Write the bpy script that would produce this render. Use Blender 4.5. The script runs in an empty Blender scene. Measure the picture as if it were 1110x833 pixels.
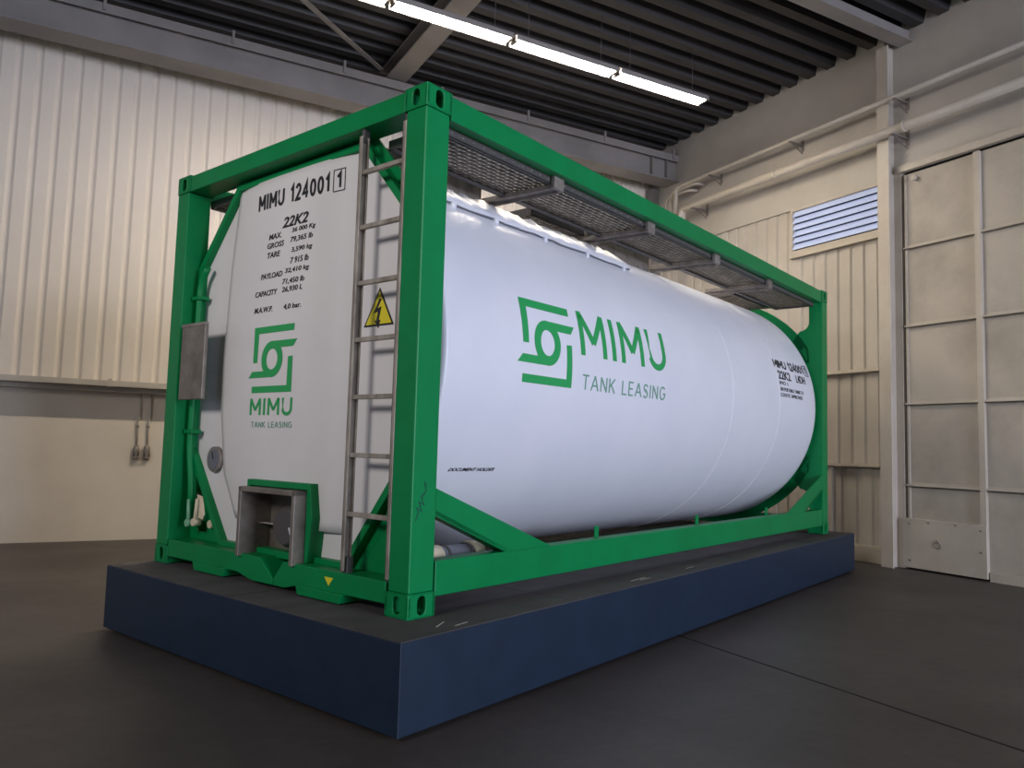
import bpy, bmesh, math, random
from mathutils import Vector, Matrix
random.seed(3)
S = bpy.context.scene
COL = S.collection
PI = math.pi
# ------------------------------------------------------------------ camera
cam = bpy.data.cameras.new('camera'); camo = bpy.data.objects.new('camera', cam); COL.objects.link(camo)
camo.location = (-8.1627, -10.3538, 1.2190)
camo.rotation_mode = 'XYZ'
camo.rotation_euler = (1.65254929, -0.0280796957, -0.506307757)
cam.sensor_width = 36; cam.lens = 27.277; cam.clip_start = .05; cam.clip_end = 200
S.camera = camo
# ------------------------------------------------------------------ world and big lights
w = bpy.data.worlds.new('world'); S.world = w; w.use_nodes = True
bg = w.node_tree.nodes['Background']; bg.inputs[0].default_value = (.70, .78, 1, 1); bg.inputs[1].default_value = .26

def area(name, loc, target, sx, sy, power, col):
    l = bpy.data.lights.new(name, 'AREA'); l.shape = 'RECTANGLE'; l.size = sx; l.size_y = sy; l.energy = power; l.color = col
    o = bpy.data.objects.new(name, l); COL.objects.link(o); o.location = loc
    o.rotation_euler = (Vector(target) - Vector(loc)).to_track_quat('-Z', 'Y').to_euler()
    return o
area('daylight_gate', (-2.4, -19.5, 2.6), (-5.0, -6.0, 1.4), 5.2, 4.6, 1180, (.75, .80, 1))
dl = area('end_panel_fill', (-15.0, -10.5, 5.3), (-7.2, -5.9, 2.7), 3, 1.6, 46, (1, .95, .91)); dl.data.spread = math.radians(65)  # unseen area light, added high on the left to brighten the end panel
S.view_settings.view_transform = 'Standard'; S.view_settings.look = 'None'
S.view_settings.exposure = 0.35; S.view_settings.gamma = 1; S.view_settings.use_curve_mapping = False

# ------------------------------------------------------------------ materials
def s2l(c):
    return tuple(((v/255)/12.92 if v/255 <= .04045 else ((v/255+.055)/1.055)**2.4) for v in c)
def mat(name, rgb, rough=.5, metal=0, noise=0, nscale=4, rgb2=None, bump=0, bscale=40, spec=.5, stretch=None, lo=.35, hi=.65):
    m = bpy.data.materials.new(name); m.use_nodes = True; nt = m.node_tree; b = nt.nodes['Principled BSDF']
    c = s2l(rgb)+(1,)
    b.inputs['Base Color'].default_value = c; b.inputs['Roughness'].default_value = rough; b.inputs['Metallic'].default_value = metal
    b.inputs['Specular IOR Level'].default_value = spec
    tc = nt.nodes.new('ShaderNodeTexCoord'); src = tc.outputs['Object']
    if stretch:
        mp = nt.nodes.new('ShaderNodeMapping'); mp.inputs['Scale'].default_value = stretch; nt.links.new(src, mp.inputs['Vector']); src = mp.outputs['Vector']
    if noise:
        n = nt.nodes.new('ShaderNodeTexNoise'); n.inputs['Scale'].default_value = nscale; n.inputs['Detail'].default_value = 6; n.inputs['Roughness'].default_value = .62
        nt.links.new(src, n.inputs['Vector'])
        r = nt.nodes.new('ShaderNodeValToRGB'); r.color_ramp.elements[0].position = lo; r.color_ramp.elements[1].position = hi
        r.color_ramp.elements[0].color = c
        c2 = s2l(rgb2)+(1,) if rgb2 else tuple(v*(1-noise) for v in c[:3])+(1,)
        r.color_ramp.elements[1].color = c2
        nt.links.new(n.outputs['Fac'], r.inputs['Fac']); nt.links.new(r.outputs['Color'], b.inputs['Base Color'])
    if bump:
        n2 = nt.nodes.new('ShaderNodeTexNoise'); n2.inputs['Scale'].default_value = bscale; n2.inputs['Detail'].default_value = 4
        nt.links.new(src, n2.inputs['Vector'])
        bp = nt.nodes.new('ShaderNodeBump'); bp.inputs['Strength'].default_value = bump; bp.inputs['Distance'].default_value = .01
        nt.links.new(n2.outputs['Fac'], bp.inputs['Height']); nt.links.new(bp.outputs['Normal'], b.inputs['Normal'])
    return m
def emis(name, rgb, strength, base=(200, 200, 200)):
    m = mat(name, base, .5); b = m.node_tree.nodes['Principled BSDF']
    b.inputs['Emission Color'].default_value = s2l(rgb)+(1,); b.inputs['Emission Strength'].default_value = strength
    return m
M = {}
M['green'] = mat('green_paint', (0, 128, 70), .42, noise=1, nscale=3, rgb2=(0, 120, 63), bump=.06, bscale=18, spec=.25)
M['white'] = mat('white_cladding', (226, 227, 233), .42, noise=1, nscale=1.3, rgb2=(219, 221, 228), bump=.05, bscale=3)
M['white_panel'] = mat('white_end_panel', (224, 219, 218), .45, noise=1, nscale=2, rgb2=(217, 213, 213), bump=.03, bscale=4)
M['logo'] = mat('logo_green', (34, 158, 84), .5)
M['pale_ink'] = mat('faded_green_ink', (112, 160, 138), .6)
M['ink'] = mat('black_ink', (26, 26, 32), .6)
M['steel'] = mat('worn_stainless_steel', (178, 168, 155), .42, .3, noise=1, nscale=9, rgb2=(128, 118, 106), stretch=(1, 1, .4))
M['galv'] = mat('dull_grey_steel', (150, 142, 134), .5, .3, noise=1, nscale=12, rgb2=(116, 108, 102))
M['housing'] = mat('scratched_metal_sheet', (140, 132, 122), .5, .45, noise=1, nscale=6, rgb2=(108, 99, 90), bump=.1)
M['dark_steel'] = mat('dark_grate_frame', (88, 85, 84), .5, .3)
M['black'] = mat('plain_black', (20, 20, 22), .7)
M['yellow'] = mat('warning_yellow', (222, 206, 40), .5)
M['cream'] = mat('cream_plastic', (214, 200, 172), .5)
M['greyplastic'] = mat('grey_plastic', (104, 106, 114), .5)
M['navy'] = mat('navy_painted_board', (17, 38, 59), .5, noise=1, nscale=5, rgb2=(13, 32, 52), bump=.08, bscale=60)
M['deck'] = mat('dark_deck_sheet', (78, 73, 73), .8, noise=1, nscale=5, rgb2=(62, 58, 58), stretch=(.5, 1, 1))
M['wall'] = mat('cream_wall_sheet', (231, 219, 203), .55, noise=1, nscale=.9, rgb2=(225, 213, 197), bump=.03, bscale=12)
M['dado'] = mat('plastered_wall', (226, 214, 198), .8, noise=1, nscale=1.6, rgb2=(218, 206, 190), bump=.12, bscale=9)
M['wall_r'] = mat('beige_sheet_wall', (188, 181, 172), .5, noise=1, nscale=1.1, rgb2=(176, 169, 159), bump=.04, bscale=8)
M['door'] = mat('beige_steel_door', (182, 173, 161), .5, noise=1, nscale=1.3, rgb2=(156, 148, 137), bump=.05, bscale=5, lo=.42, hi=.72)
M['trim'] = mat('beige_painted_steel', (190, 181, 168), .45, noise=1, nscale=3, rgb2=(180, 170, 156))
M['beam'] = mat('grey_painted_beam', (138, 132, 128), .55, noise=1, nscale=2, rgb2=(126, 121, 117))
M['roof'] = mat('dark_roof_sheet', (52, 49, 49), .55, .0, noise=1, nscale=1.5, rgb2=(44, 42, 42))
M['blade'] = emis('daylit_glass_blade', (176, 190, 232), .22, (180, 190, 215))
M['tube'] = emis('lit_fluorescent_tube', (255, 241, 220), 82)
# floor
def floor_mat():
    m = bpy.data.materials.new('dark_screed_floor'); m.use_nodes = True; nt = m.node_tree; b = nt.nodes['Principled BSDF']
    tc = nt.nodes.new('ShaderNodeTexCoord')
    def noise(scale, det=6, rough=.6):
        n = nt.nodes.new('ShaderNodeTexNoise'); n.inputs['Scale'].default_value = scale; n.inputs['Detail'].default_value = det; n.inputs['Roughness'].default_value = rough
        nt.links.new(tc.outputs['Object'], n.inputs['Vector']); return n
    n1 = noise(.7); r = nt.nodes.new('ShaderNodeValToRGB'); r.color_ramp.elements[0].position = .35; r.color_ramp.elements[1].position = .68
    r.color_ramp.elements[0].color = s2l((76, 70, 66))+(1,); r.color_ramp.elements[1].color = s2l((64, 59, 55))+(1,)
    nt.links.new(n1.outputs['Fac'], r.inputs['Fac'])
    n2 = noise(14, 5, .7); r2 = nt.nodes.new('ShaderNodeValToRGB'); r2.color_ramp.elements[0].position = .3; r2.color_ramp.elements[1].position = .75
    r2.color_ramp.elements[0].color = (.78, .78, .78, 1); r2.color_ramp.elements[1].color = (1.12, 1.12, 1.12, 1)
    nt.links.new(n2.outputs['Fac'], r2.inputs['Fac'])
    mx = nt.nodes.new('ShaderNodeMix'); mx.data_type = 'RGBA'; mx.blend_type = 'MULTIPLY'; mx.inputs['Factor'].default_value = 1
    nt.links.new(r.outputs['Color'], mx.inputs['A']); nt.links.new(r2.outputs['Color'], mx.inputs['B'])
    # tyre arcs: rings round two turning points
    prev = mx.outputs['Result']
    for (cx, cy, rr) in ((-3.2, -6.5, 2.75), (-3.1, -6.4, 3.05), (-9.4, -7.0, 1.6), (-9.3, -7.0, 1.8)):
        mp = nt.nodes.new('ShaderNodeMapping'); mp.inputs['Location'].default_value = (-cx, -cy, 0)
        nt.links.new(tc.outputs['Object'], mp.inputs['Vector'])
        ln = nt.nodes.new('ShaderNodeVectorMath'); ln.operation = 'LENGTH'; nt.links.new(mp.outputs['Vector'], ln.inputs[0])
        sb = nt.nodes.new('ShaderNodeMath'); sb.operation = 'SUBTRACT'; sb.inputs[1].default_value = rr; nt.links.new(ln.outputs['Value'], sb.inputs[0])
        ab = nt.nodes.new('ShaderNodeMath'); ab.operation = 'ABSOLUTE'; nt.links.new(sb.outputs[0], ab.inputs[0])
        mr = nt.nodes.new('ShaderNodeMapRange'); mr.inputs['From Min'].default_value = .02; mr.inputs['From Max'].default_value = .09
        mr.inputs['To Min'].default_value = .35; mr.inputs['To Max'].default_value = 0; nt.links.new(ab.outputs[0], mr.inputs['Value'])
        nn = noise(1.3, 3); ml = nt.nodes.new('ShaderNodeMath'); ml.operation = 'MULTIPLY'
        nt.links.new(mr.outputs['Result'], ml.inputs[0]); nt.links.new(nn.outputs['Fac'], ml.inputs[1])
        m2 = nt.nodes.new('ShaderNodeMix'); m2.data_type = 'RGBA'
        nt.links.new(ml.outputs[0], m2.inputs['Factor']); nt.links.new(prev, m2.inputs['A']); m2.inputs['B'].default_value = s2l((50, 46, 44))+(1,)
        prev = m2.outputs['Result']
    nt.links.new(prev, b.inputs['Base Color']); b.inputs['Specular IOR Level'].default_value = .35
    rr_ = nt.nodes.new('ShaderNodeMapRange'); rr_.inputs['To Min'].default_value = .36; rr_.inputs['To Max'].default_value = .6
    nt.links.new(n1.outputs['Fac'], rr_.inputs['Value']); nt.links.new(rr_.outputs['Result'], b.inputs['Roughness'])
    bp = nt.nodes.new('ShaderNodeBump'); bp.inputs['Strength'].default_value = .1; bp.inputs['Distance'].default_value = .01
    nt.links.new(n2.outputs['Fac'], bp.inputs['Height']); nt.links.new(bp.outputs['Normal'], b.inputs['Normal'])
    return m
M['floor'] = floor_mat()

# ------------------------------------------------------------------ mesh helpers
class MB:
    def __init__(s): s.v = []; s.f = []; s.sm = []
    def add(s, vs, fs, smooth=False):
        n = len(s.v); s.v += [tuple(v) for v in vs]; s.f += [tuple(i+n for i in f) for f in fs]; s.sm += [smooth]*len(fs); return s
    def box(s, x0, x1, y0, y1, z0, z1):
        x0, x1 = sorted((x0, x1)); y0, y1 = sorted((y0, y1)); z0, z1 = sorted((z0, z1))
        return s.add([(x, y, z) for x in (x0, x1) for y in (y0, y1) for z in (z0, z1)],
                     [(0, 1, 3, 2), (4, 6, 7, 5), (0, 4, 5, 1), (2, 3, 7, 6), (0, 2, 6, 4), (1, 5, 7, 3)])
    def beam(s, a, b, w, h, up=(0, 0, 1)):
        a = Vector(a); b = Vector(b); d = (b-a).normalized(); r = d.cross(Vector(up)).normalized(); u = r.cross(d)
        vs = [p + r*sx*w/2 + u*sz*h/2 for p in (a, b) for sx, sz in ((-1, -1), (1, -1), (1, 1), (-1, 1))]
        return s.add(vs, [(3, 2, 1, 0), (4, 5, 6, 7), (0, 1, 5, 4), (1, 2, 6, 5), (2, 3, 7, 6), (3, 0, 4, 7)])
    def prism(s, poly, fn, t0, t1):
        """poly in 2D, fn(a,b,t)->xyz"""
        n = len(poly); vs = [fn(a, b, t) for t in (t0, t1) for a, b in poly]
        return s.add(vs, [tuple(range(n))[::-1], tuple(range(n, 2*n))] + [(i, (i+1) % n, n+(i+1) % n, n+i) for i in range(n)])
    def strip(s, outer, inner, fn, t0, t1, closed=True):
        n = len(outer); vs = [fn(a, b, t) for t in (t0, t1) for P in (outer, inner) for a, b in P]
        fs = []
        for i in range(n if closed else n-1):
            j = (i+1) % n
            fs += [(i, j, n+j, n+i), (2*n+i, 3*n+i, 3*n+j, 2*n+j), (i, 2*n+i, 2*n+j, j), (n+i, n+j, 3*n+j, 3*n+i)]
        if not closed: fs += [(0, n, 3*n, 2*n), (n-1, 3*n-1, 4*n-1, 2*n-1)]
        return s.add(vs, fs)
    def tube(s, pts, r, seg=12, caps=True):
        pts = [Vector(p) for p in pts]; rs = r if isinstance(r, (list, tuple)) else [r]*len(pts)
        vs = []; fs = []; prevu = None
        for i, p in enumerate(pts):
            d = ((pts[min(i+1, len(pts)-1)] - p).normalized() if i < len(pts)-1 else Vector((0, 0, 0))) + ((p - pts[i-1]).normalized() if i > 0 else Vector((0, 0, 0)))
            d.normalize()
            u = prevu - d*prevu.dot(d) if prevu is not None else d.orthogonal()
            u.normalize(); prevu = u; v = d.cross(u)
            vs += [p + (u*math.cos(2*PI*k/seg) + v*math.sin(2*PI*k/seg))*rs[i] for k in range(seg)]
        for i in range(len(pts)-1):
            fs += [(i*seg+k, i*seg+(k+1) % seg, (i+1)*seg+(k+1) % seg, (i+1)*seg+k) for k in range(seg)]
        s.add(vs, fs, True)
        if caps:
            n = len(s.v)-len(vs); L = (len(pts)-1)*seg
            s.f += [tuple(n+k for k in range(seg))[::-1], tuple(n+L+k for k in range(seg))]; s.sm += [False, False]
        return s
    def build(s, name, m, parent=None, bevel=0, label=None):
        me = bpy.data.meshes.new(name); me.from_pydata(s.v, [], s.f)
        bm = bmesh.new(); bm.from_mesh(me); bmesh.ops.recalc_face_normals(bm, faces=bm.faces); bm.to_mesh(me); bm.free()
        me.polygons.foreach_set('use_smooth', s.sm)
        me.materials.append(m); o = bpy.data.objects.new(name, me); COL.objects.link(o)
        if parent: o.parent = parent
        if bevel:
            b = o.modifiers.new('bevel', 'BEVEL'); b.width = bevel; b.segments = 2; b.limit_method = 'ANGLE'; b.angle_limit = math.radians(50)
        if label: o['label'] = label
        return o
def struct(o): o['kind'] = 'structure'; return o
def thing(name, label, cat, loc=(0, 0, 0), rz=0, group=None):
    o = bpy.data.objects.new(name, None); COL.objects.link(o); o.empty_display_size = .1
    o.location = loc; o.rotation_euler = (0, 0, rz); o['label'] = label; o['category'] = cat
    if group: o['group'] = group
    return o
def copy_tree(o, parent=None):
    c = o.copy(); COL.objects.link(c); c.parent = parent
    for ch in [k for k in bpy.data.objects if k.parent == o]: copy_tree(ch, c)
    return c

# ================================================================== THE ROOM
# axes: wall_back is the plane y = 0, wall_right the plane x = 0, floor z = 0
struct(MB().box(-16, 0.3, -22, 0.3, -.2, 0).build('floor', M['floor']))
# floor joints
fj = MB(); fj.box(-4.60, -4.588, -8.6, -6.28, 0, .0025);
struct(fj.build('trim_1', M['black']))

def corrug(a0, a1, period, depth, z0, z1, fn, flat=.62, step=.18):
    """sheet: crests flat*period wide at depth 0, grooves at -depth"""
    prof = []; a = a0
    while a < a1:
        for da, d in ((0, 0), (flat*period, 0), (flat*period+step*.5*period, -depth), (period-step*.5*period, -depth)):
            prof.append((min(a+da, a1), d))
        a += period
    prof.append((a1, prof[-1][1]))
    n = len(prof); vs = [fn(p, d, z) for z in (z0, z1) for p, d in prof]
    vs += [fn(p, d-.012, z) for z in (z0, z1) for p, d in prof]
    fs = []
    for i in range(n-1):
        if prof[i+1][0]-prof[i][0] < 1e-6: continue
        fs += [(i, i+1, n+i+1, n+i), (2*n+i, 3*n+i, 3*n+i+1, 2*n+i+1), (i, 2*n+i, 2*n+i+1, i+1), (n+i, n+i+1, 3*n+i+1, 3*n+i)]
    return MB().add(vs, fs)
# back wall: plaster below, sheet cladding above standing 0.25 m proud
struct(MB().box(-16, 0, 0, .2, 0, 6.6).build('wall_back', M['dado']))
struct(corrug(-16, -.02, .2, .022, 1.86, 6.45, lambda a, d, z: (a, -.27-d, z), .60, .3).build('trim_2', M['wall']))
sl = MB(); sl.box(-16, -.02, -.285, -.002, 1.835, 1.86); sl.box(-16, -.02, -.30, -.285, 1.795, 1.86); sl.box(-16, -.02, -.16, -.002, 1.74, 1.80)
struct(sl.build('trim_3', M['trim']))
struct(MB().box(-7.93, -7.89, -.315, -.30, 1.78, 1.88).build('trim_4', M['trim']))
# right wall
wr = MB(); wr.box(.06, .3, -22, .2, 0, 6.6)
wr.box(-.012, .06, -4.6, 0, 4.50, 6.45)            # smooth band above the cladding
wr.box(-.012, .06, -22, -4.6, 4.56, 6.45)          # above the door
struct(wr.build('wall_right', M['wall_r']))
struct(corrug(.02, 3.23, .186, .022, .14, 4.5, lambda a, d, z: (.012-d, -a, z), .62, .2).build('trim_5', M['wall_r']))
struct(corrug(3.23, 4.62, .186, .022, 1.13, 3.86, lambda a, d, z: (.012-d, -a, z), .62, .2).build('trim_6', M['wall_r']))
struct(corrug(3.80, 4.56, .21, .022, .16, 1.13, lambda a, d, z: (.03-d, -a, z), .62, .2).build('trim_7', M['wall_r']))
tr = MB(); tr.box(-.05, .05, -4.52, -3.2, 2.235, 2.275); tr.box(-.05, .05, -4.52, -3.2, 1.105, 1.14)
tr.box(-.02, .05, -3.84, -3.2, .14, 1.13); tr.box(-.02, .05, -4.60, -4.52, .14, 3.9)
struct(tr.build('trim_8', M['trim'], bevel=.004))
bb = MB(); bb.box(-.05, .05, -4.6, 0, 0, .15); bb.box(-.03, .05, -4.6, 0, .15, .19)
struct(bb.build('baseboard_right', M['trim'], bevel=.006))
# column, an H section standing before the wall
cb = MB(); cb.box(-.19, -.17, -4.775, -4.625, 0, 6.05); cb.box(-.17, .05, -4.72, -4.70, 0, 6.2); cb.box(-.02, 0, -4.79, -4.60, 0, 4.56); cb.box(-.02, .05, -4.60, -4.52, 3.9, 4.5)
struct(cb.build('trim_9', M['trim'], bevel=.003))
# corner post hidden mostly behind the rail
struct(MB().box(-.16, -.012, -.46, -.30, 0, 5.56).build('trim_10', M['beam'], bevel=.004))
# louvred window in the right wall
wn = struct(MB().box(.03, .055, -4.54, -3.22, 3.9, 4.49).build('window_1', M['black']))
fr = MB(); fr.box(-.03, .03, -4.54, -3.22, 3.86, 3.93); fr.box(-.045, .03, -4.56, -3.20, 3.83, 3.865); fr.box(-.02, .03, -4.54, -3.22, 4.47, 4.5)
fr.box(-.03, .03, -3.24, -3.205, 3.86, 4.5); fr.box(-.03, .03, -4.56, -4.525, 3.86, 4.5)
fr.build('window_frame', M['trim'], wn, .004)
for k in range(6):
    z = 3.945+k*.0885
    MB().add([(x, y, zz) for y in (-4.525, -3.24) for x, zz in ((-.022, z), (.028, z+.083), (.022, z+.087), (-.028, z+.004))],
             [(0, 1, 2, 3), (7, 6, 5, 4), (0, 4, 5, 1), (1, 5, 6, 2), (2, 6, 7, 3), (3, 7, 4, 0)]).build('window_blade', M['blade'], wn)
# sliding steel door
d1 = struct(MB().box(.0, .045, -8.2, -4.845, 0.02, 4.495).build('door_1', M['door']))
dr = MB()
for z in (.905, 1.815, 2.70, 3.605):
    dr.box(-.035, 0, -8.2, -4.835, z, z+.012); dr.box(-.004, 0, -8.2, -4.835, z, z+.05)
    dr.box(-.035, -.031, -8.2, -4.835, z, z+.03)
dr.build('door_rail', M['trim'], d1, .002)
ds = MB()
for y in (-5.69, -6.72): ds.box(-.042, 0, y-.03, y+.035, .56, 4.5)
ds.box(-.02, 0, -4.875, -4.847, .56, 4.49)
ds.build('door_stile', M['trim'], d1, .003)
MB().box(-.05, -.0, -5.72, -4.80, .02, .56).build('kick_plate', M['trim'], d1, .003)
kr = MB()
for y, z in ((-4.88, .5), (-5.1, .53), (-5.4, .53), (-5.66, .5), (-5.66, .28), (-4.88, .1)): kr.tube([(-.05, y, z), (-.056, y, z)], .012, 8)
kr.build('rivet', M['galv'], d1)
rg = MB(); rg.tube([(-.055+.0*k, -5.2+.035*math.cos(k*PI/8), .30+.035*math.sin(k*PI/8)) for k in range(17)], .006, 6, False); rg.tube([(-.05, -5.2, .335), (-.062, -5.2, .335)], .018, 8)
rg.build('door_handle', M['galv'], d1)
struct(MB().box(.047, .058, -8.2, -4.79, 0, 4.56).build('door_gap_shade', M['black']))  # black backing sheet, paints the shade in the gap round the door
sw = MB(); sw.box(-.03, .045, -22, -5.735, 0, .09); struct(sw.build('baseboard_door', M['trim']))
df = MB(); df.box(-.07, .0, -8.2, -4.80, 4.52, 4.60); df.box(-.02, .05, -4.81, -4.79, 0, 4.56)
df.tube([(-.02, -4.98, 4.42), (-.06, -4.98, 4.42)], .03, 12)
struct(df.build('trim_11', M['trim'], bevel=.003))
# ceiling: trapezoid sheet, ribs along x
prof = []; y = .25
while y > -22:
    prof += [(y, 6.36), (y-.10, 6.36), (y-.14, 6.21), (y-.26, 6.21)]; y -= .30
n = len(prof); X = (-16, .2)
vs = [(x, p, z) for x in X for p, z in prof] + [(x, p, z+.02) for x in X for p, z in prof]
fs = []
for i in range(n-1): fs += [(i, i+1, n+i+1, n+i), (2*n+i, 3*n+i, 3*n+i+1, 2*n+i+1)]
fs += [(i, i+1, 2*n+i+1, 2*n+i) for i in range(n-1)] + [(n+i, 3*n+i, 3*n+i+1, n+i+1) for i in range(n-1)]
struct(MB().add(vs, fs).build('ceiling', M['roof']))
# girder along the back wall
gb = MB(); gb.box(-16, -.012, -.95, -.62, 5.55, 5.575); gb.box(-16, -.012, -.87, -.85, 5.575, 5.95); gb.box(-16, -.012, -.95, -.93, 5.875, 5.985); gb.box(-16, -.012, -.93, -.62, 5.965, 5.985)
for x in (-.25, -.55): gb.box(x, x+.012, -.94, -.85, 5.575, 5.88)
struct(gb.build('trim_12', M['beam'], bevel=.003))
cl = MB()
for i in range(8):
    x = -9.6+i*1.35; cl.box(x, x+.03, -.97, -.93, 5.90, 6.06)
struct(cl.build('trim_13', M['beam']))
# cross beam under the roof, an I section
ib = MB(); ib.box(-4.97, -4.70, -22, -.62, 6.0, 6.02); ib.box(-4.845, -4.825, -22, -.62, 6.02, 6.19); ib.box(-4.97, -4.70, -22, -.62, 6.19, 6.209)
struct(ib.build('trim_14', M['beam'], bevel=.002))
pu = MB(); pu.box(-16, -.012, -4.93, -4.86, 6.06, 6.2); pu.box(-16, -.012, -4.98, -4.80, 6.05, 6.065)
struct(pu.build('trim_15', M['beam'], bevel=.002))
struct(MB().beam((-5.05, -.96, 6.07), (-8.4, -3.75, 6.07), .07, .012).build('trim_16', M['beam']))

# ---------------- pipes and conduits on the right wall
def bent(p, r_, seg=6):
    out = [Vector(p[0])]
    for i in range(1, len(p)-1):
        a, b, c = Vector(p[i-1]), Vector(p[i]), Vector(p[i+1]); d0 = (a-b).normalized(); d1_ = (c-b).normalized()
        P, Q = b+d0*r_, b+d1_*r_
        out += [P.lerp(b, t).lerp(b.lerp(Q, t), t) for t in [k/seg for k in range(seg+1)]]
    out.append(Vector(p[-1])); return out
def pipe(name, label, cat, pts, r, brackets, group=None, couplers=()):
    t = thing(name, label, cat, pts[0], 0, group)
    o = Vector(pts[0]); P = [Vector(p)-o for p in pts]
    MB().tube(bent(P, .09), r, 12).build('pipe_run', M['trim'], t)
    for y in brackets:
        b = MB(); z = pts[0][2]-o.z
        b.box(pts[0][0]-o.x-r-.02, -.012-o.x, y-o.y-.02, y-o.y+.02, z-r-.012, z-r); b.box(-.02-o.x, -.012-o.x, y-o.y-.025, y-o.y+.025, z-r-.09, z+r)
        b.beam((pts[0][0]-o.x, y-o.y, z-r-.012), (-.02-o.x, y-o.y, z-r-.12), .012, .012)
        b.build('bracket', M['galv'], t)
    for y in couplers:
        MB().tube([(0, y-o.y, 0), (0, y-o.y-.03, 0)], r*1.18, 12).build('coupler', M['trim'], t)
    return t
pipe('water_pipe', 'thick beige painted pipe along the right wall above the louvred window', 'pipe', [(-.255, -12, 4.965), (-.255, -1.30, 4.965), (-.255, -1.30, 4.1)], .055, (-1.6, -4.9, -8.2), couplers=(-3.15, -5.0, -7.3))
cp = pipe('conduit_pipe', 'thin beige pipe running highest along the right wall, bending down at the corner', 'pipe', [(-.22, -12, 5.37), (-.22, -1.12, 5.37), (-.22, -1.12, 4.3)], .03, (-1.9, -3.4, -4.9, -8.2))
MB().tube(bent([(.19, 10.45, -.045), (.02, 10.45, -.045), (.02, 11.02, -.045), (.02, 11.02, -1.1)], .09), .022, 12).build('side_conduit', M['trim'], cp)
MB().tube(bent([(.19, 10.6, -.10), (.04, 10.6, -.10), (.04, 11.15, -.10), (.04, 11.15, -1.1)], .09), .022, 12).build('side_conduit', M['trim'], cp)

# ---------------- sockets on the back wall
def socket(x, label):
    t = thing('wall_socket', label, 'socket', (x, 0, 1.0), 0, 'sockets on the back wall')
    MB().tube([(0, -.02, .12), (0, -.02, .40), (.015, -.02, .46), (.015, -.02, .74)], .011, 10).build('conduit', M['trim'], t)
    h = MB(); h.tube([(0, -.03, -.01), (0, -.032, .05), (0, -.03, .10), (0, -.025, .125)], [.036, .038, .03, .014], 12); h.box(-.03, .03, -.02, -.002, 0, .10)
    h.build('socket_body', M['galv'], t)
    c = MB(); c.tube([(0, -.03, -.05), (0, -.03, -.012)], [.034, .040], 12); c.box(-.012, .012, -.075, -.06, -.03, .03)
    c.build('socket_cap', M['steel'], t)
    MB().box(-.016, .016, -.035, -.002, .33, .36).build('clip', M['galv'], t)
socket(-7.575, 'left of two grey industrial sockets hanging below conduit on the back wall')
socket(-7.460, 'right of two grey industrial sockets, the one nearer the green frame')

# ---------------- fluorescent lamps
LZ, LY = 5.57, -3.27
def make_lamp(label, x0, L, y=LY, z=LZ, grp='fluorescent lamps in the overhead row'):
    t = thing('fluorescent_lamp', label, 'lamp', (x0+L/2, y, z), 0, grp)
    h = L/2-.02
    b = MB(); b.prism([(-.096, -.004), (-.088, -.004), (-.086, .042), (.086, .042), (.088, -.004), (.096, -.004), (.092, .055), (.05, .085), (-.05, .085), (-.092, .055)], lambda a, b_, s: (s, a, b_), -h, h); b.build('lamp_housing', M['beam'], t)
    tb = MB(); tb.prism([(-.082, .04), (-.082, .012), (-.06, .002), (.06, .002), (.082, .012), (.082, .04)], lambda a, b_, s: (s, a, b_), -h+.03, h-.03); tb.build('lamp_diffuser', M['tube'], t)
    for sx in (-1, 1): MB().box(sx*h, sx*(h-.03), -.055, .055, -.002, .05).build('end_cap', M['dark_steel'], t)
    for sx in (-.72, .72): MB().tube([(sx*h, 0, .085), (sx*h, 0, 6.21-z)], .004, 6).build('hanger_wire', M['dark_steel'], t)
    return t
xs = [-5.66, -4.33, -2.93, -1.53]
make_lamp('lit fluorescent lamp at the far right end of the row', -3.0, 1.38)
make_lamp('lit fluorescent lamp, second from the far right end of the row', -4.38, 1.38)
make_lamp('lit fluorescent lamp third from the far right, passing below the cross beam', -5.76, 1.38)
make_lamp('lit fluorescent lamp cut off by the top edge of the photo', -7.14, 1.38)

# ================================================================== PLATFORM
TH = 0.376375; ORG = (-6.7911, -6.9283, .4051)
pf = thing('display_platform', 'low navy blue platform under the tank container', 'platform', (ORG[0], ORG[1], 0), TH)
Q = [(-.283, -.268), (6.345, -.18), (6.345, 2.56), (-.283, 2.475)]
def inset(P, d):
    c = (sum(p[0] for p in P)/4, sum(p[1] for p in P)/4)
    return [(p[0]+(d if p[0] < c[0] else -d), p[1]+(d if p[1] < c[1] else -d)) for p in P]
MB().prism(Q, lambda a, b, t: (a, b, t), .018, .3995).build('platform_body', M['navy'], pf, .003)
MB().prism(inset(Q, .05), lambda a, b, t: (a, b, t), 0, .018).build('plinth', M['black'], pf)
MB().prism(inset(Q, .002), lambda a, b, t: (a, b, t), .3995, .4045).build('deck_sheet', M['deck'], pf, .001, 'dark grey top sheet')
sm = MB(); sm.box(-.28, 6.34, 1.05, 1.056, .4045, .4053)
for x in (1.0, 3.4, 5.0): sm.box(x, x+.004, -.2, 2.47, .4045, .4053)
sm.build('sheet_joint', M['black'], pf)
sc = MB()
for (x, y, l, a) in ((1.78, -.13, .20, .15), (1.86, -.15, .13, .05), (2.55, -.12, .12, .1), (.02, -.17, .16, .9), (.1, -.21, .10, .3)):
    sc.beam((x, y, .4049), (x+l*math.cos(a), y+l*math.sin(a)*.4, .4049), .006, .001)
sc.beam((.22, -.2735, .36), (.22, -.2735, .40), .004, .001); sc.beam((.27, -.274, .355), (.27, -.274, .40), .004, .001)
sc.build('scratch_mark', M['trim'], pf)

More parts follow.
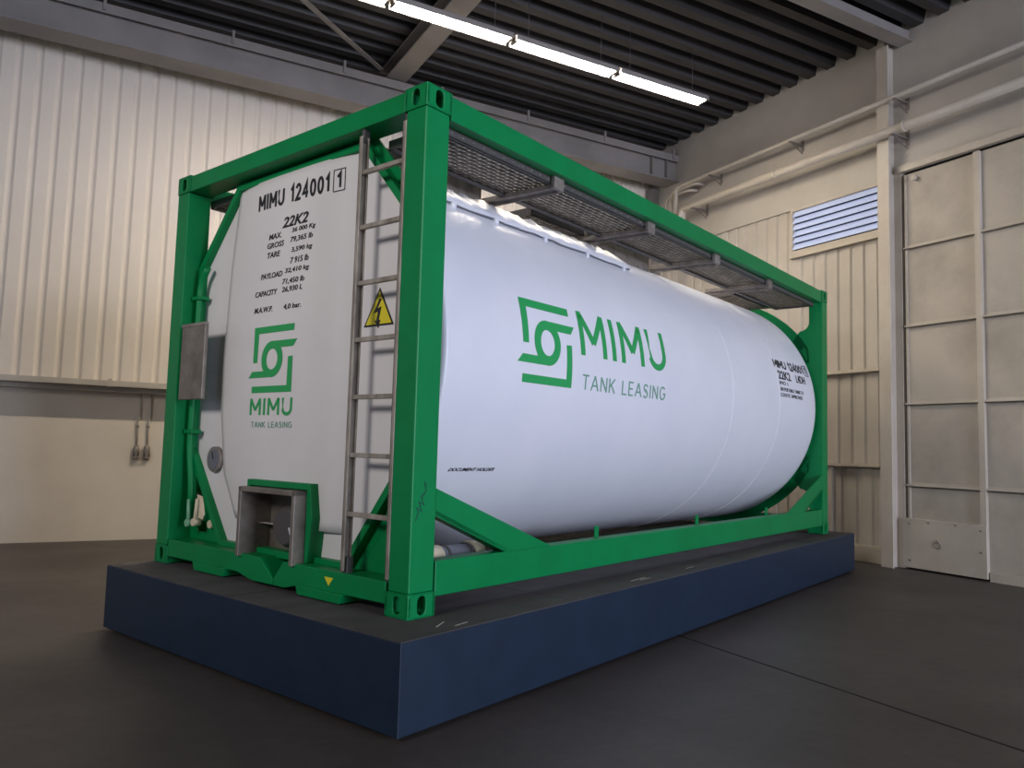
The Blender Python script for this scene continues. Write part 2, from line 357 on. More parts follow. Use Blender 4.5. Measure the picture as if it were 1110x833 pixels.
# ================================================================== TANK CONTAINER
T = thing('tank_container', 'white tank container in a green steel frame standing on the navy platform', 'tank container', ORG, TH)
W, H, L = 2.438, 2.591, 6.058
G = M['green']
def fx(x0, x1):  # helper: (y, z, t) -> xyz on end plane
    return lambda a, b, t: (t, a, b)
# ---- corner castings with oval holes
def rrect(cx, cz, hw, hh, n=6):   # stadium outline, 4n points
    out = []
    for (sx, sz, a0) in ((1, 1, 0), (-1, 1, 90), (-1, -1, 180), (1, -1, 270)):
        for k in range(n):
            a = math.radians(a0+90*k/(n-1)); out.append((cx+sx*0+hw*math.cos(a), cz+sz*(hh-hw)+hw*math.sin(a)))
    return out
def sq_like(cx, cz, hw, hh, n=6):  # outer rectangle with matching point count
    out = []
    for (sx, sz) in ((1, 1), (-1, 1), (-1, -1), (1, -1)):
        for k in range(n):
            t = k/(n-1)
            if (sx, sz) == (1, 1): p = (hw, hh*2*t if t < .5 else hh) if t < .5 else (hw*(1-(t-.5)*2), hh)
            elif (sx, sz) == (-1, 1): p = (-hw*2*t, hh) if t < .5 else (-hw, hh*(1-(t-.5)*2))
            elif (sx, sz) == (-1, -1): p = (-hw, -hh*2*t) if t < .5 else (-hw*(1-(t-.5)*2), -hh)
            else: p = (hw*2*t, -hh) if t < .5 else (hw, -hh*(1-(t-.5)*2))
            out.append((cx+p[0], cz+p[1]))
    return out
def casting(cx, cy, cz):     # corner position, body extends inward
    sx = 1 if cx < 1 else -1; sy = 1 if cy < 1 else -1; sz = 1 if cz < 1 else -1
    a, b, h, t = .178, .162, .118, .022
    m = MB()
    X0, X1 = cx, cx+sx*a; Y0, Y1 = cy, cy+sy*b; Z0, Z1 = cz, cz+sz*h; Zm = (Z0+Z1)/2
    # side face (plane y = cy) with oval hole
    m.strip(sq_like((X0+X1)/2, Zm, a/2, h/2), rrect((X0+X1)/2-sx*.0, Zm, .027, .045), lambda p, q, s: (p, s, q), Y0, Y0+sy*t)
    m.strip(sq_like((Y0+Y1)/2, Zm, b/2, h/2), rrect((Y0+Y1)/2, Zm, .025, .042), lambda p, q, s: (s, p, q), X0, X0+sx*t)
    m.box(X1-sx*t, X1, Y0, Y1, Z0, Z1); m.box(X0, X1, Y1-sy*t, Y1, Z0, Z1)
    m.box(X0, X1, Y0, Y1, Z0, Z0+sz*.012); m.box(X0, X1, Y0, Y1, Z1-sz*.012, Z1)
    m.build('corner_casting', G, T, .004)
for cx in (0, L):
    for cy in (0, W):
        for cz in (0, H): casting(cx, cy, cz)
# ---- posts
for cx, s in ((0, 1), (L, -1)):
    for cy, q in ((0, 1), (W, -1)):
        m = MB(); m.box(cx+s*.004, cx+s*.166, cy+q*.004, cy+q*.145, .118, H-.118)
        m.build('corner_post', G, T, .006)
# ---- top rails
for cy, q in ((0, 1), (W, -1)):
    MB().box(.178, L-.178, cy+q*.006, cy+q*.075, 2.455, 2.580).build('top_side_rail', G, T, .005)
    m = MB(); m.box(.178, L-.178, cy+q*.006, cy+q*.10, .088, .258)
    m.build('bottom_side_rail', G, T, .006)
for cx, s in ((0, 1), (L, -1)):
    m = MB(); m.box(cx+s*.006, cx+s*.16, .162, W-.162, 2.475, 2.582); m.build('top_end_rail', G, T, .006)
# ---- bottom end rails; the front one dips at the outlet
b = MB()
b.prism([(2.276, .05), (2.276, .158), (1.225, .158), (1.09, .055), (1.09, .02), (1.30, .02), (1.45, .05)], lambda a, c, t: (t, a, c), .004, .15)
b.prism([(.162, .055), (.162, .158), (1.0, .158), (1.085, .055), (1.085, .02), (.98, .02), (.85, .05)], lambda a, c, t: (t, a, c), .004, .15)
b.box(.15, .42, .162, .93, .12, .155); b.box(.15, .42, 1.30, 2.276, .12, .155)
b.build('bottom_end_rail', G, T, .004)
for y0, y1 in ((1.56, 1.93), (.47, .86)):
    MB().prism([(y0, .055), (y0+.02, .006), (y1-.02, .006), (y1, .055)], lambda a, c, t: (t, a, c), -.012, .14).build('skid_pad', G, T, .004)
MB().box(L-.004, L-.15, .162, W-.162, .03, .17).build('bottom_end_rail', G, T, .006)
# ---- octagonal rim and lower gusset plates, both ends
C0 = 1.219
octo = [(.62, 2.43), (1.04, 1.95), (1.04, .75), (.60, .175), (-.60, .175), (-1.04, .75), (-1.04, 1.95), (-.62, 2.43)]
def grow(P, d):
    out = []; n = len(P); c = Vector((0, 1.3))
    for i in range(n):
        a, b_, e = Vector(P[i-1]), Vector(P[i]), Vector(P[(i+1) % n])
        def off(p, q):
            dd = (q-p).normalized(); nn = Vector((dd.y, -dd.x)); 
            if nn.dot((p+q)/2-c) < 0: nn = -nn
            return p+nn*d, dd
        p1, u1 = off(a, b_); p2, u2 = off(b_, e)
        den = u1.x*u2.y-u1.y*u2.x; t = ((p2-p1).x*u2.y-(p2-p1).y*u2.x)/den
        r = p1+u1*t; out.append((r.x, r.y))
    return out
EF = lambda a, c, t: (t, C0+a, c)
def ringpt(r, a, lim):
    c_, s_ = r*math.cos(a), r*math.sin(a); k = 1
    if abs(c_) > lim: c_ = math.copysign(lim, c_)
    z_ = ZC_+s_
    return (c_, min(2.47, max(.16, z_)))
ZC_ = 1.31
AA = [2*PI*i/144 for i in range(144)]
m = MB(); m.strip([ringpt(1.255, a, 1.08) for a in AA], [ringpt(1.12, a, 1.08) if abs(math.sin(a)) > 2 else (1.12*math.cos(a), max(.15, ZC_+1.12*math.sin(a))) for a in AA], EF, L-.165, L-.15)
m.build('end_rim', G, T)
for s in (-1, 1):
    for zz, q in ((2.16, 1), (.46, -1)):
        pts = [(s*1.078, zz-q*.35), (s*1.078, zz+q*.10)]+[(s*(1.078-.10+.10*math.cos(t)), zz+q*.10-q*.10*math.sin(t)) for t in [i*PI/16 for i in range(1, 9)]]+[(s*.90, zz-q*.10), (s*.86, zz-q*.35)]
        MB().prism(pts, EF, L-.165, L-.15).build('corner_gusset', G, T)
for x0, x1, x2, xf, xb in ((.12, .175, .165, .105, .178),):
    r = MB(); r.strip(grow(octo, .03), grow(octo, -.012), EF, xf, xb); r.strip(grow(octo, .075), grow(octo, .028), EF, xb-.02 if xb < 1 else xb+.02, xb)
    r.build('end_rim', G, T, .004)
    for s in (-1, 1):
        # upper brace from rim to post and lower gusset with rounded opening
        lo = MB()
        tri_o = [(1.075, 1.02), (1.075, .60), (1.075, .155), (.83, .155), (.60, .155), (.82, .47), (1.04, .76), (1.075, .95)]
        cc = [(1.035, .62), (1.04, .50), (1.03, .25), (.97, .205), (.87, .21), (.915, .37), (.985, .56), (1.01, .63)]
        cc = [(a-.0, b_) for a, b_ in cc]
        lo.strip([(s*a, b_) for a, b_ in tri_o], [(s*a, b_) for a, b_ in cc], EF, x0+.04 if x0 < 1 else x0-.04, x1)
        lo.build('corner_gusset', G, T, .003)
# ---- side braces
for y0, y1 in ((.006, .09), (W-.006, W-.09)):
    SF = lambda a, c, t: (a, t, c)
    MB().prism([(.166, .606), (.166, .473), (.70, .258), (1.11, .258)], SF, y0, y0+(.012 if y0 < 1 else -.012)).build('side_brace', G, T)
    k = MB(); k.beam((.166, (y0+y1)/2, .49), (.72, (y0+y1)/2, .262), abs(y1-y0), .02); k.build('side_brace', G, T)
    MB().prism([(L-.166, .62), (L-.166, .46), (L-.70, .258), (L-1.2, .258)], SF, y0, y0+(.012 if y0 < 1 else -.012)).build('side_brace', G, T)
    k = MB(); k.beam((L-.166, (y0+y1)/2, .475), (L-.72, (y0+y1)/2, .262), abs(y1-y0), .02); k.build('side_brace', G, T)
for x in (1.70, 3.12, 4.53):
    MB().box(x-.03, x+.01, .07, .082, .25, .33).build('rail_lug', G, T, .002)
# ---- barrel
R, ZC = 1.2, 1.31
prof = [(.202, .0), (.203, .9), (.204, 1.14), (.207, 1.175), (.213, 1.192), (.222, 1.2), (.235, 1.2)]
xsn = [.235+i*(5.62-.235)/26 for i in range(1, 27)]
prof += [(x, 1.2) for x in xsn] + [(5.70, 1.196), (5.78, 1.178), (5.83, 1.12), (5.86, .95), (5.87, .5), (5.87, 0)]
seg = 128; vs = []; fs = []
for x, r in prof:
    for k in range(seg):
        a = 2*PI*k/seg; vs.append((x, C0+r*math.cos(a), ZC+r*math.sin(a)))
for i in range(len(prof)-1):
    fs += [(i*seg+k, i*seg+(k+1) % seg, (i+1)*seg+(k+1) % seg, (i+1)*seg+k) for k in range(seg)]
barrel = MB().add(vs, fs, True).build('tank_barrel', M['white'], T)
# cylinder mapping: (x, h) unrolled -> xyz with stand-off d
def CY(x, h, d=0):
    a = (h-ZC)/R; return (x, C0-(R+d)*math.cos(a), ZC+(R+d)*math.sin(a))
# cladding seams
for x in (3.66, 4.72):
    m = MB(); m.strip([(0, 0)]*2, [(0, 0)]*2, lambda a, b_, t: (0, 0, 0), 0, 0) if False else None
    pts = [(x, C0-(R+.0005)*math.cos(a), ZC+(R+.0005)*math.sin(a)) for a in [-PI*.45+i*PI*.62/60 for i in range(61)]]
    m.tube(pts, .0032, 6); m.build('cladding_seam', mat('seam_sealant', (232, 230, 232), .5) if x < 4 else bpy.data.materials['seam_sealant'], barrel)
# raised cover strip along the shoulder of the barrel, slightly crumpled
m = MB(); nn = 70; vs = []; A0, A1 = 49, 61
for i in range(nn+1):
    x = .20+i*(2.62-.20)/nn
    jit = .008*math.sin(i*1.3)+random.uniform(-.008, .008); e = .0
    for j, (ang, d) in enumerate(((A0-.6, -.01), (A0, .018), (A0+2.2, .032), (A1-1, .034), (A1, .022), (A1+.6, -.01))):
        aa = math.radians(ang); dd = d+(jit if 0 < j < 5 else 0)*.6+(.012*random.random() if j == 3 else 0)
        vs.append((x, C0-(R+dd)*math.cos(aa)+jit*.2, ZC+(R+dd)*math.sin(aa)))
fs = [(i*6+j, i*6+j+1, (i+1)*6+j+1, (i+1)*6+j) for i in range(nn) for j in range(5)] + [tuple(range(6)), tuple(range(nn*6, nn*6+6))]
m.add(vs, fs, True).build('cover_strip', M['white'], barrel, 0, 'crumpled white cover strip along the top edge')
m = MB(); m.tube([(.2+i*.1, C0-(R+.012)*math.cos(math.radians(A0-.8)), ZC+(R+.012)*math.sin(math.radians(A0-.8))+random.uniform(-.006, .006)) for i in range(25)], .006, 6)
m.build('tie_cord', M['greyplastic'], barrel)
for x in (.62, 1.0, 1.5, 2.0, 2.5):
    m = MB(); p = Vector(CY(x, ZC+R*math.radians(A0-1.6), .01)); m.box(p.x-.018, p.x+.018, p.y-.012, p.y+.03, p.z-.018, p.z+.018); m.build('strip_clamp', M['white'], barrel, .008)
# grey spill boxes on top of the barrel
for x0, x1 in ((.22, 1.12), (2.36, 3.30)):
    m = MB(); m.box(x0, x1, .64, .66, 2.22, 2.50); m.box(x0, x1, 1.76, 1.78, 2.22, 2.50); m.box(x0, x0+.02, .64, 1.78, 2.22, 2.50); m.box(x1-.02, x1, .64, 1.78, 2.22, 2.50)
    m.build('spill_box', M['galv'], T, .004)
# ---- writing -----------------------------------------------------
def text2d(s, shear=0, bold=0.0, space=1.0):
    cu = bpy.data.curves.new('t', 'FONT'); cu.body = s; cu.resolution_u = 3; cu.shear = shear; cu.offset = bold; cu.space_character = space
    o = bpy.data.objects.new('t', cu); COL.objects.link(o); dg = bpy.context.evaluated_depsgraph_get(); dg.update()
    me = bpy.data.meshes.new_from_object(o.evaluated_get(dg)); v = [(p.co.x, p.co.y) for p in me.vertices]; f = [tuple(p.vertices) for p in me.polygons]
    bpy.data.objects.remove(o); bpy.data.curves.remove(cu); bpy.data.meshes.remove(me)
    x0 = min(p[0] for p in v); x1 = max(p[0] for p in v); y1 = max(p[1] for p in v); y0 = min(p[1] for p in v)
    return [((p[0]-x0)/(x1-x0), (p[1]-y0)/(y1-y0)) for p in v], f
def sliced(v, f, step):
    """split flat 2D mesh so it can follow a curved surface"""
    bm = bmesh.new(); bv = [bm.verts.new((a, b_, 0)) for a, b_ in v]
    for q in f:
        try: bm.faces.new([bv[i] for i in q])
        except ValueError: pass
    for ax in (0, 1):
        lo = min(p[ax] for p in v); hi = max(p[ax] for p in v); t = lo+step
        while t < hi:
            n_ = (1, 0, 0) if ax == 0 else (0, 1, 0); c_ = (t, 0, 0) if ax == 0 else (0, t, 0)
            bmesh.ops.bisect_plane(bm, geom=bm.verts[:]+bm.edges[:]+bm.faces[:], plane_co=c_, plane_no=n_); t += step
    bm.verts.index_update()
    out = ([(p.co.x, p.co.y) for p in bm.verts], [tuple(p.index for p in q.verts) for q in bm.faces]); bm.free(); return out
def place(name, v, f, fn, m, parent, label=None, step=.05):
    """v in surface coordinates; fn(a, b, d)->xyz; gives a thin raised decal"""
    v, f = sliced(v, f, step)
    o = MB().add([fn(a, b_, .0022) for a, b_ in v], f).build(name, m, parent, 0, label)
    sol = o.modifiers.new('thick', 'SOLIDIFY'); sol.thickness = .0016; sol.offset = 0
    return o
def word(s, a0, a1, b0, b1, **k):
    v, f = text2d(s, **k); return [(a0+p*(a1-a0), b0+q*(b1-b0)) for p, q in v], f
def merge(parts):
    V = []; F = []
    for v, f in parts: n_ = len(V); V += v; F += [tuple(i+n_ for i in q) for q in f]
    return V, F
def stroke(pts, w):
    """thick polyline with mitred joints"""
    P = [Vector(p) for p in pts]; n_ = len(P); L_ = []; R_ = []
    for i in range(n_):
        d0 = (P[i]-P[i-1]).normalized() if i else (P[1]-P[0]).normalized(); d1_ = (P[i+1]-P[i]).normalized() if i < n_-1 else d0
        t = (d0+d1_).normalized(); nn_ = Vector((-t.y, t.x)); c = max(.35, nn_.dot(Vector((-d0.y, d0.x)))); L_.append(P[i]+nn_*w/2/c); R_.append(P[i]-nn_*w/2/c)
    V = [(p.x, p.y) for p in L_+R_]; return V, [(i, i+1, n_+i+1, n_+i) for i in range(n_-1)]
def glyphs(ch):
    arc = lambda cx, cy, rx, ry, a0, a1, n_=10: [(cx+rx*math.cos(math.radians(a0+(a1-a0)*i/n_)), cy+ry*math.sin(math.radians(a0+(a1-a0)*i/n_))) for i in range(n_+1)]
    D = {'M': (1, [[(.05, 0), (.05, 1)], [(.05, .97), (.5, .30)], [(.5, .30), (.95, .97)], [(.95, 1), (.95, 0)]]), 'I': (.12, [[(.06, 0), (.06, 1)]]),
         'U': (.85, [[(.05, 1), (.05, .35)]+arc(.42, .37, .37, .32, 180, 360)+[(.79, 1)]]),
         'T': (.7, [[(0, .96), (.7, .96)], [(.35, .96), (.35, 0)]]), 'A': (.8, [[(0, 0), (.4, 1)], [(.4, 1), (.8, 0)], [(.14, .33), (.66, .33)]]),
         'N': (.72, [[(.03, 0), (.03, 1)], [(.03, .98), (.69, .02)], [(.69, 0), (.69, 1)]]), 'K': (.68, [[(.03, 0), (.03, 1)], [(.66, 1), (.05, .42)], [(.22, .58), (.68, 0)]]),
         'L': (.55, [[(.03, 1), (.03, .03), (.55, .03)]]), 'E': (.58, [[(.56, .97), (.03, .97), (.03, .03), (.56, .03)], [(.03, .5), (.5, .5)]]),
         'S': (.6, [[(.56, .84)]+arc(.3, .74, .25, .23, 40, 270)[0:]+arc(.3, .26, .26, .25, 90, -150)]),
         'G': (.78, [arc(.42, .5, .38, .48, 45, 345, 14)+[(.78, .46), (.5, .46)]]), ' ': (.35, []), '1': (.45, [[(.05, .72), (.33, .97), (.33, 0)]]), '0': (.68, [arc(.34, .5, .29, .46, 90, 450, 20)]), '4': (.72, [[(.52, 0), (.52, .98), (.04, .30), (.72, .30)]]),
         '2': (.66, [arc(.33, .70, .27, .26, 170, -30, 10)+[(.05, .05), (.66, .05)]])}
    return D[ch]
def line(s, a0, a1, b0, b1, wt, gap=.22):
    tot = sum(glyphs(c)[0] for c in s)+gap*(len(s)-1); k = (a1-a0)/tot; x = 0; out = []
    for c in s:
        w_, st = glyphs(c)
        for q in st:
            pts = [(a0+(x+p[0])*k, b0+p[1]*(b1-b0)) for p in q]
            ar = 1 if a1 > a0 else -1
            out.append(stroke(pts, wt))
        x += w_+gap
    return merge(out)
def logo(cx, cy, s, mx=1):
    """emblem about (cx,cy), s = half size, mx = -1 mirrors the axis"""
    k = s/.246
    Z = lambda P: [(cx+mx*(p[0]-1.065)*k, cy+(p[1]-1.428)*k) for p in P]
    out = []
    def poly(P): out.append((Z(P), [tuple(range(len(P)))]))
    poly([(.828, 1.674), (1.305, 1.674), (1.302, 1.625), (.884, 1.625)]); poly([(.828, 1.674), (.884, 1.625), (.878, 1.408), (.828, 1.408)])
    poly([(.828, 1.182), (1.302, 1.182), (1.248, 1.230), (.826, 1.230)]); poly([(1.302, 1.182), (1.300, 1.440), (1.250, 1.438), (1.248, 1.230)])
    n_ = 48; ring = []
    for rx, ry in ((.126, .134), (.068, .077)):
        ring += [(1.059+rx*math.cos(2*PI*i/n_), 1.428+ry*math.sin(2*PI*i/n_)) for i in range(n_)]
    out.append((Z(ring), [(i, (i+1) % n_, n_+(i+1) % n_, n_+i) for i in range(n_)]))
    poly([(1.045, 1.561), (1.342, 1.560), (1.300, 1.510), (1.115, 1.510), (1.075, 1.545)]); poly([(1.073, 1.295), (.777, 1.295), (.822, 1.342), (1.003, 1.342), (1.043, 1.311)])
    return merge(out)
v, f = logo(1.065, 1.428, .246); place('emblem', v, f, CY, M['logo'], barrel, 'green interlocking square emblem', .045)
v, f = line('MIMU', 1.41, 2.49, 1.397, 1.682, .046, .30); place('lettering', v, f, CY, M['logo'], barrel, 'large green MIMU lettering', .045)
v, f = line('TANK LEASING', 1.42, 2.47, 1.185, 1.277, .011, .30); place('lettering', v, f, CY, M['pale_ink'], barrel, 'thin pale TANK LEASING lettering', .06)
dk = dict(shear=0)
v, f = merge([line('MIMU 124001', 4.70, 5.50, 1.655, 1.735, .018)]); place('lettering', v, f, CY, M['ink'], barrel, 'black container number near the far end', .05)
v, f = line('1', 5.56, 5.60, 1.655, 1.735, .018); place('lettering', v, f, CY, M['ink'], barrel)
v, f = merge([stroke([(5.53, 1.64), (5.63, 1.64), (5.63, 1.75), (5.53, 1.75), (5.53, 1.645)], .008)]); place('check_digit_box', v, f, CY, M['ink'], barrel, None, .05)
for q in (('22K2', 4.74, 5.07, 1.54, 1.625), ('L4DH', 5.22, 5.48, 1.54, 1.62)):
    v, f = word(*q, bold=.02); place('lettering', v, f, CY, M['ink'], barrel)
for q in (('IMO 1', 4.74, 4.96, 1.485, 1.52), ('UN PORTABLE TANK T11', 4.74, 5.37, 1.425, 1.46), ('U.DOT/C APPROVED', 4.74, 5.33, 1.37, 1.405)):
    v, f = word(*q); place('lettering', v, f, CY, M['ink'], barrel)
v, f = word('DOCUMENT HOLDER', .435, .805, .647, .668, shear=.4, bold=.01); place('lettering', v, f, CY, M['ink'], barrel, 'small slanted DOCUMENT HOLDER lettering', .05)

# ---- white end panel
op = grow(octo, -.002)
k_ = op[4]                      # bottom right corner; cut a notch for the outlet between the two bottom corners
notch = [(1.47-C0, op[3][1]), (1.47-C0, .575), (.865-C0, .575), (.865-C0, op[3][1])]
base = MB(); base.prism(op[:4]+notch+op[4:], EF, .150, .20)
panel = base.build('end_panel', M['white_panel'], T, .004)
def hw(z):
    K = [(.33, .46), (.6, .62), (1.0, .69), (1.3, .70), (1.9, .665), (2.42, .60)]
    for (z0, a), (z1, b_) in zip(K, K[1:]):
        if z <= z1: t = max(0, (z-z0)/(z1-z0)); return a+(b_-a)*t
    return K[-1][1]
def hwr(z): return .64
def sx_(y, z):
    w_ = min(1, abs(y-1.26)/(hw(z) if y > 1.26 else hwr(z))); return .098+.036*w_**3 + .012*max(0, (.75-z))
def END(y, z, d=0): return (sx_(y, z)-d, y, z)
ny, nz = 28, 40; vs = []
for j in range(nz+1):
    z = .33+(2.425-.33)*j/nz
    for i in range(ny+1):
        y = 1.26-hwr(z)+(hwr(z)+hw(z))*i/ny; vs.append(END(y, z))
nb = len(vs); vs += [(.155, p[1], p[2]) for p in vs]
idx = lambda i, j: j*(ny+1)+i
fs = [(idx(i, j), idx(i+1, j), idx(i+1, j+1), idx(i, j+1)) for j in range(nz) for i in range(ny) if not (.87 < vs[idx(i, j)][1] < 1.42 and vs[idx(i, j)][2] < .50)]
bd = [idx(i, 0) for i in range(ny)]+[idx(ny, j) for j in range(nz)]+[idx(i, nz) for i in range(ny, 0, -1)]+[idx(0, j) for j in range(nz, 0, -1)]
fs += [(bd[k], bd[(k+1) % len(bd)], nb+bd[(k+1) % len(bd)], nb+bd[k]) for k in range(len(bd))]
MB().add(vs, fs, True).build('front_sheet', M['white_panel'], panel)
v, f = logo(1.347, 1.300, .20, -1)
v = [(1.347+(a-1.347)*1.06, b_) for a, b_ in v]
place('emblem', v, f, END, M['logo'], panel, 'green interlocking square emblem', .06)
v, f = line('MIMU', 1.557, 1.128, .966, 1.066, .019, .30); place('lettering', v, f, END, M['logo'], panel, 'green MIMU lettering', .06)
v, f = line('TANK LEASING', 1.537, 1.121, .892, .925, .005, .30); place('lettering', v, f, END, M['pale_ink'], panel, 'thin pale TANK LEASING lettering', .06)
v, f = line('MIMU 124001', 1.585, .885, 2.238, 2.335, .0175, .34); place('lettering', v, f, END, M['ink'], panel, 'bold black container number', .06)
v, f = line('1', .822, .785, 2.245, 2.33, .016); place('lettering', v, f, END, M['ink'], panel)
v, f = merge([stroke([(.85, 2.225), (.757, 2.225), (.757, 2.35), (.85, 2.35), (.85, 2.227)], .005)]); place('check_digit_box', v, f, END, M['ink'], panel, None, .06)
v, f = word('22K2', 1.315, 1.06, 2.088, 2.152, shear=.3, bold=.02); place('lettering', v, f, END, M['ink'], panel, 'slanted black size code', .06)
rows = [('MAX.', 1.45, 1.32, 2.035, .034), ('GROSS', 1.465, 1.29, 1.98, .034), ('TARE', 1.46, 1.325, 1.922, .034), ('PAYLOAD', 1.515, 1.29, 1.795, .034), ('CAPACITY', 1.57, 1.335, 1.69, .034), ('M.A.W.P.', 1.57, 1.375, 1.59, .034),
        ('36 000 Kg', 1.215, .99, 2.04, .034), ('79,365 lb', 1.225, 1.01, 1.985, .036), ('3,590 kg', 1.21, 1.01, 1.92, .036), ('7 915 lb', 1.215, 1.04, 1.86, .036), ('32,410 kg', 1.265, 1.03, 1.80, .036), ('71,450 lb', 1.285, 1.07, 1.738, .036), ('26,930 L', 1.285, 1.085, 1.69, .036), ('4,0 bar.', 1.26, 1.09, 1.585, .036)]
for s, a0, a1, z, h in rows:
    v, f = word(s, a0, a1, z, z+h, shear=.15, bold=.01); place('lettering', v, f, END, M['ink'], panel, None, .06)
# warning sign
PNL = lambda a, b_, d=0: (.150-d, a, b_)
def tri(cx, cz, r_): return [(cx+r_*math.cos(math.radians(90+120*k)), cz+r_*math.sin(math.radians(90+120*k))) for k in range(3)]
ws = MB(); ws.prism(tri(.462, 1.505, .138), lambda a, b_, t: (t, a, b_), .1475, .1492); ws = ws.build('warning_sign', M['ink'], panel, 0, 'yellow triangle with black lightning arrow')
MB().prism(tri(.462, 1.505, .118), lambda a, b_, t: (t, a, b_), .1465, .1478).build('sign_face', M['yellow'], ws)
MB().prism([(a+.117, 1.505+(b_-1.505)*.8) for a, b_ in ((.345, 1.60), (.385, 1.505), (.352, 1.515), (.362, 1.455), (.378, 1.458), (.347, 1.405), (.328, 1.458), (.342, 1.457), (.325, 1.548), (.355, 1.538), (.325, 1.598))], lambda a, b_, t: (t, a, b_), .1452, .1466).build('lightning_arrow', M['ink'], ws)
# thermometer
tm = MB(); tm.tube([(.15, 1.99, .685), (.125, 1.99, .685)], .082, 28); tm = tm.build('thermometer', M['galv'], panel, 0, 'round steel dial thermometer')
MB().tube([(.126, 1.99, .685), (.123, 1.99, .685)], .062, 28).build('dial_face', M['greyplastic'], tm)
MB().beam((.121, 1.99, .685), (.121, 2.01, .735), .006, .002, (1, 0, 0)).build('dial_needle', M['ink'], tm)
# ---- outlet box and its green surround
g = MB(); g.strip([(.862, .16), (.835, .40), (.862, .585), (1.475, .585), (1.475, .16)], [(.885, .16), (.885, .40), (.888, .55), (1.45, .55), (1.45, .16)], lambda a, c, t: (t, a, c), .055, .21, False)
g.build('outlet_surround', G, T, .003)
o = MB(); o.box(-.02, .20, 1.415, 1.443, .145, .545); o.box(-.02, .20, .891, .919, .145, .545); o.box(-.02, .20, .891, 1.443, .517, .545); o.box(.19, .2, .9, 1.43, .145, .545)
ob = o.build('outlet_housing', M['housing'], T, .004, 'grey scratched metal housing open at the front')
m = MB(); m.tube([(.19, 1.14, .33), (.12, 1.14, .33), (.09, 1.14, .33)], [.12, .12, .10], 20); m.build('outlet_valve', M['dark_steel'], ob)
m = MB(); m.tube(bent([(.08, 1.07, .33), (.07, 1.02, .26), (.06, .97, .24)], .03), .006, 8); m.build('valve_lever', M['white'], ob)
# ---- document plate by the left post
d = MB(); d.box(-.022, .004, 1.925, 2.215, 1.062, 1.55); dp = d.build('document_box', M['housing'], T, .006, 'flat grey metal document box')
MB().box(-.026, -.0, 1.922, 2.218, 1.535, 1.556).build('box_lid', M['galv'], dp, .002)
# ---- ladder
ld = bpy.data.objects.new('ladder', None); COL.objects.link(ld); ld.parent = T
ld.location = (0, .33, .15)
for y in (.5, .163):
    m = MB(); m.box(.0, .05, y-.33-.004, y-.33+.004, .02, 2.28); m.box(.0, .008, y-.33-.02, y-.33+.004, .02, 2.28); m.box(.042, .05, y-.33-.02, y-.33+.004, .02, 2.28)
    m.build('ladder_stile', M['steel'], ld, .001)
    m = MB(); m.box(.02, .06, y-.33-.025, y-.33+.02, 0, .09); m.box(.02, .06, y-.33-.01, y-.33+.01, 2.25, 2.33); m.build('ladder_clamp', M['dark_steel'], ld, .002)
for z in (.455, .753, 1.049, 1.345, 1.641, 1.938, 2.235):
    m = MB(); m.beam((.022, -.175, z-.15), (.022, .178, z-.15), .024, .024, (0, 0, 1)); m.build('ladder_rung', M['steel'], ld, .003)
# ---- small yellow triangle on the rail
MB().prism([(.63, .125), (.56, .125), (.595, .083)], lambda a, c, t: (t, a, c), .0015, .004).build('hazard_mark', M['yellow'], T, 0, 'small yellow triangle sticker')
# ---- conduit pipe and levers at the left bottom corner
m = MB(); m.tube(bent([(.09, 2.14, 1.95), (.09, 2.22, 1.86), (.09, 2.235, .75), (.09, 2.19, .55), (.09, 2.16, .25)], .08), .022, 12); lp = m.build('air_line', G, T)
for z in (1.75, 1.28, .86): MB().box(.06, .13, 2.17, 2.27, z-.012, z+.012).build('line_clip', G, lp, .002)
m = MB(); m.tube([(.24, 2.22, .285), (.24, 1.80, .285)], .035, 14); m.tube([(.24, 1.98, .285), (.24, 1.98, .36)], .018, 10); vb = m.build('valve_body', G, T)
for (y, z0, dy) in ((2.15, .27, .02), (2.07, .28, -.01)):
    m = MB(); m.tube([(.07, y, z0), (.07, y+dy, z0+.15)], [.016, .011], 10); m.tube([(.05, y, z0), (.10, y, z0)], .024, 12); m.build('valve_lever', mat('pale_green_paint', (120, 176, 140), .4) if y > 2.1 else M['cream'], vb)
m = MB(); m.tube([(.12, 1.99, .27), (.17, 1.99, .27)], .026, 12); m.build('valve_cap', M['cream'], vb)
# ---- document tube behind the near post
dt = MB(); dt.tube([(.26, .24, .228), (.70, .24, .222)], .060, 24); dt = dt.build('document_tube', M['greyplastic'], T, 0, 'grey plastic document tube with cream caps')
for x0, x1 in ((.25, .42), (.66, .735)): MB().tube([(x0, .24, .228), (x1, .24, .223)], .070, 24).build('tube_cap', M['cream'], dt)
for x0 in (.455, .63): MB().tube([(x0, .24, .226), (x0+.018, .24, .225)], .066, 24).build('tube_ring', M['dark_steel'], dt)
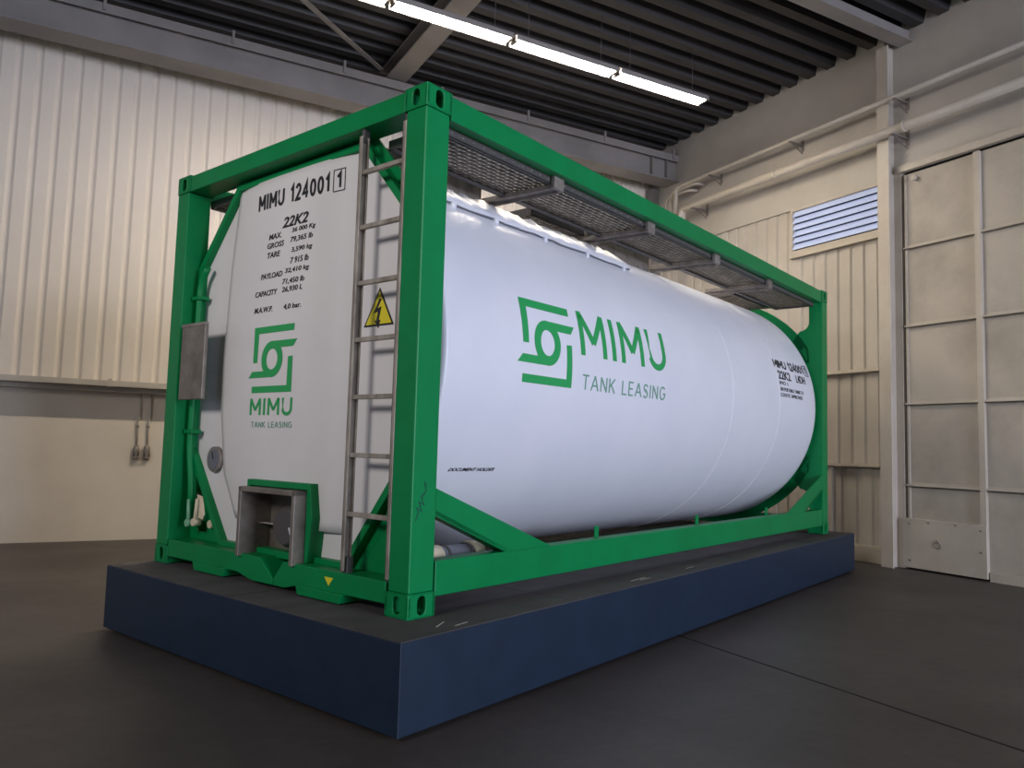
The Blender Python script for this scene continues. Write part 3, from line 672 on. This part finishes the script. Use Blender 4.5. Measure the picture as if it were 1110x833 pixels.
# ---- scribble on the near post
m = MB(); pts = [(.03, .455), (.05, .50), (.03, .52), (.07, .50), (.05, .545), (.085, .53), (.06, .57), (.09, .59), (.07, .56), (.095, .60), (.08, .64), (.10, .62)]
v, f = stroke(pts, .004); m.add([(a, .0025, b_) for a, b_ in v], f).build('scribble', M['navy'], T, 0, 'dark blue hand scribble')
# ---- walkways on top
def walkway(name, x0, x1, y0, y1, z, label=None, along=True):
    fr = MB(); t = .006; h = .055
    fr.box(x0, x1, y0, y0+t, z-.02, z+h-.02); fr.box(x0, x1, y1-t, y1, z-.02, z+h-.02); fr.box(x0, x0+t, y0, y1, z-.02, z+h-.02); fr.box(x1-t, x1, y0, y1, z-.02, z+h-.02)
    fr.box(x0, x1, y0, y0+.02, z-.02, z-.014); fr.box(x0, x1, y1-.045, y1, z-.02, z-.014)
    k = fr.build(name, M['dark_steel'], T, 0, label)
    g = MB(); n_ = max(3, int((y1-y0)/.036))
    for i in range(1, n_):
        y = y0+(y1-y0)*i/n_; g.box(x0, x1, y-.004, y+.004, z+.002, z+.01)
    x = x0+.03; i = 0
    while x < x1:
        # zig-zag cross wires give the expanded-metal look
        for j in range(n_):
            ya = y0+(y1-y0)*j/n_; yb = y0+(y1-y0)*(j+1)/n_; o_ = .012 if (j+i) % 2 else -.012
            g.beam((x-o_, ya, z+.002), (x+o_, yb, z+.012), .018, .003)
        x += .042; i += 1
    g.build('grating', M['galv'], k)
    return k
wk = walkway('walkway', .20, 5.86, .085, .50, 2.435)
for x in (1.17, 2.30, 3.40, 4.55):
    m = MB(); m.beam((x, .07, 2.405), (x, .70, 2.42), .05, .03); m.beam((x+.03, .07, 2.40), (x+.03, .70, 2.41), .006, .055); m.box(x-.05, x+.05, .05, .075, 2.38, 2.46)
    m.build('walkway_bracket', M['galv'], wk, .002)
walkway('walkway', .20, 5.86, W-.50, W-.085, 2.435)
walkway('walkway', 1.62, 2.28, .62, 1.90, 2.46, None)
walkway('walkway', 4.9, 5.80, .56, 1.88, 2.45, None)

# finally: sanity
bpy.context.view_layer.update()
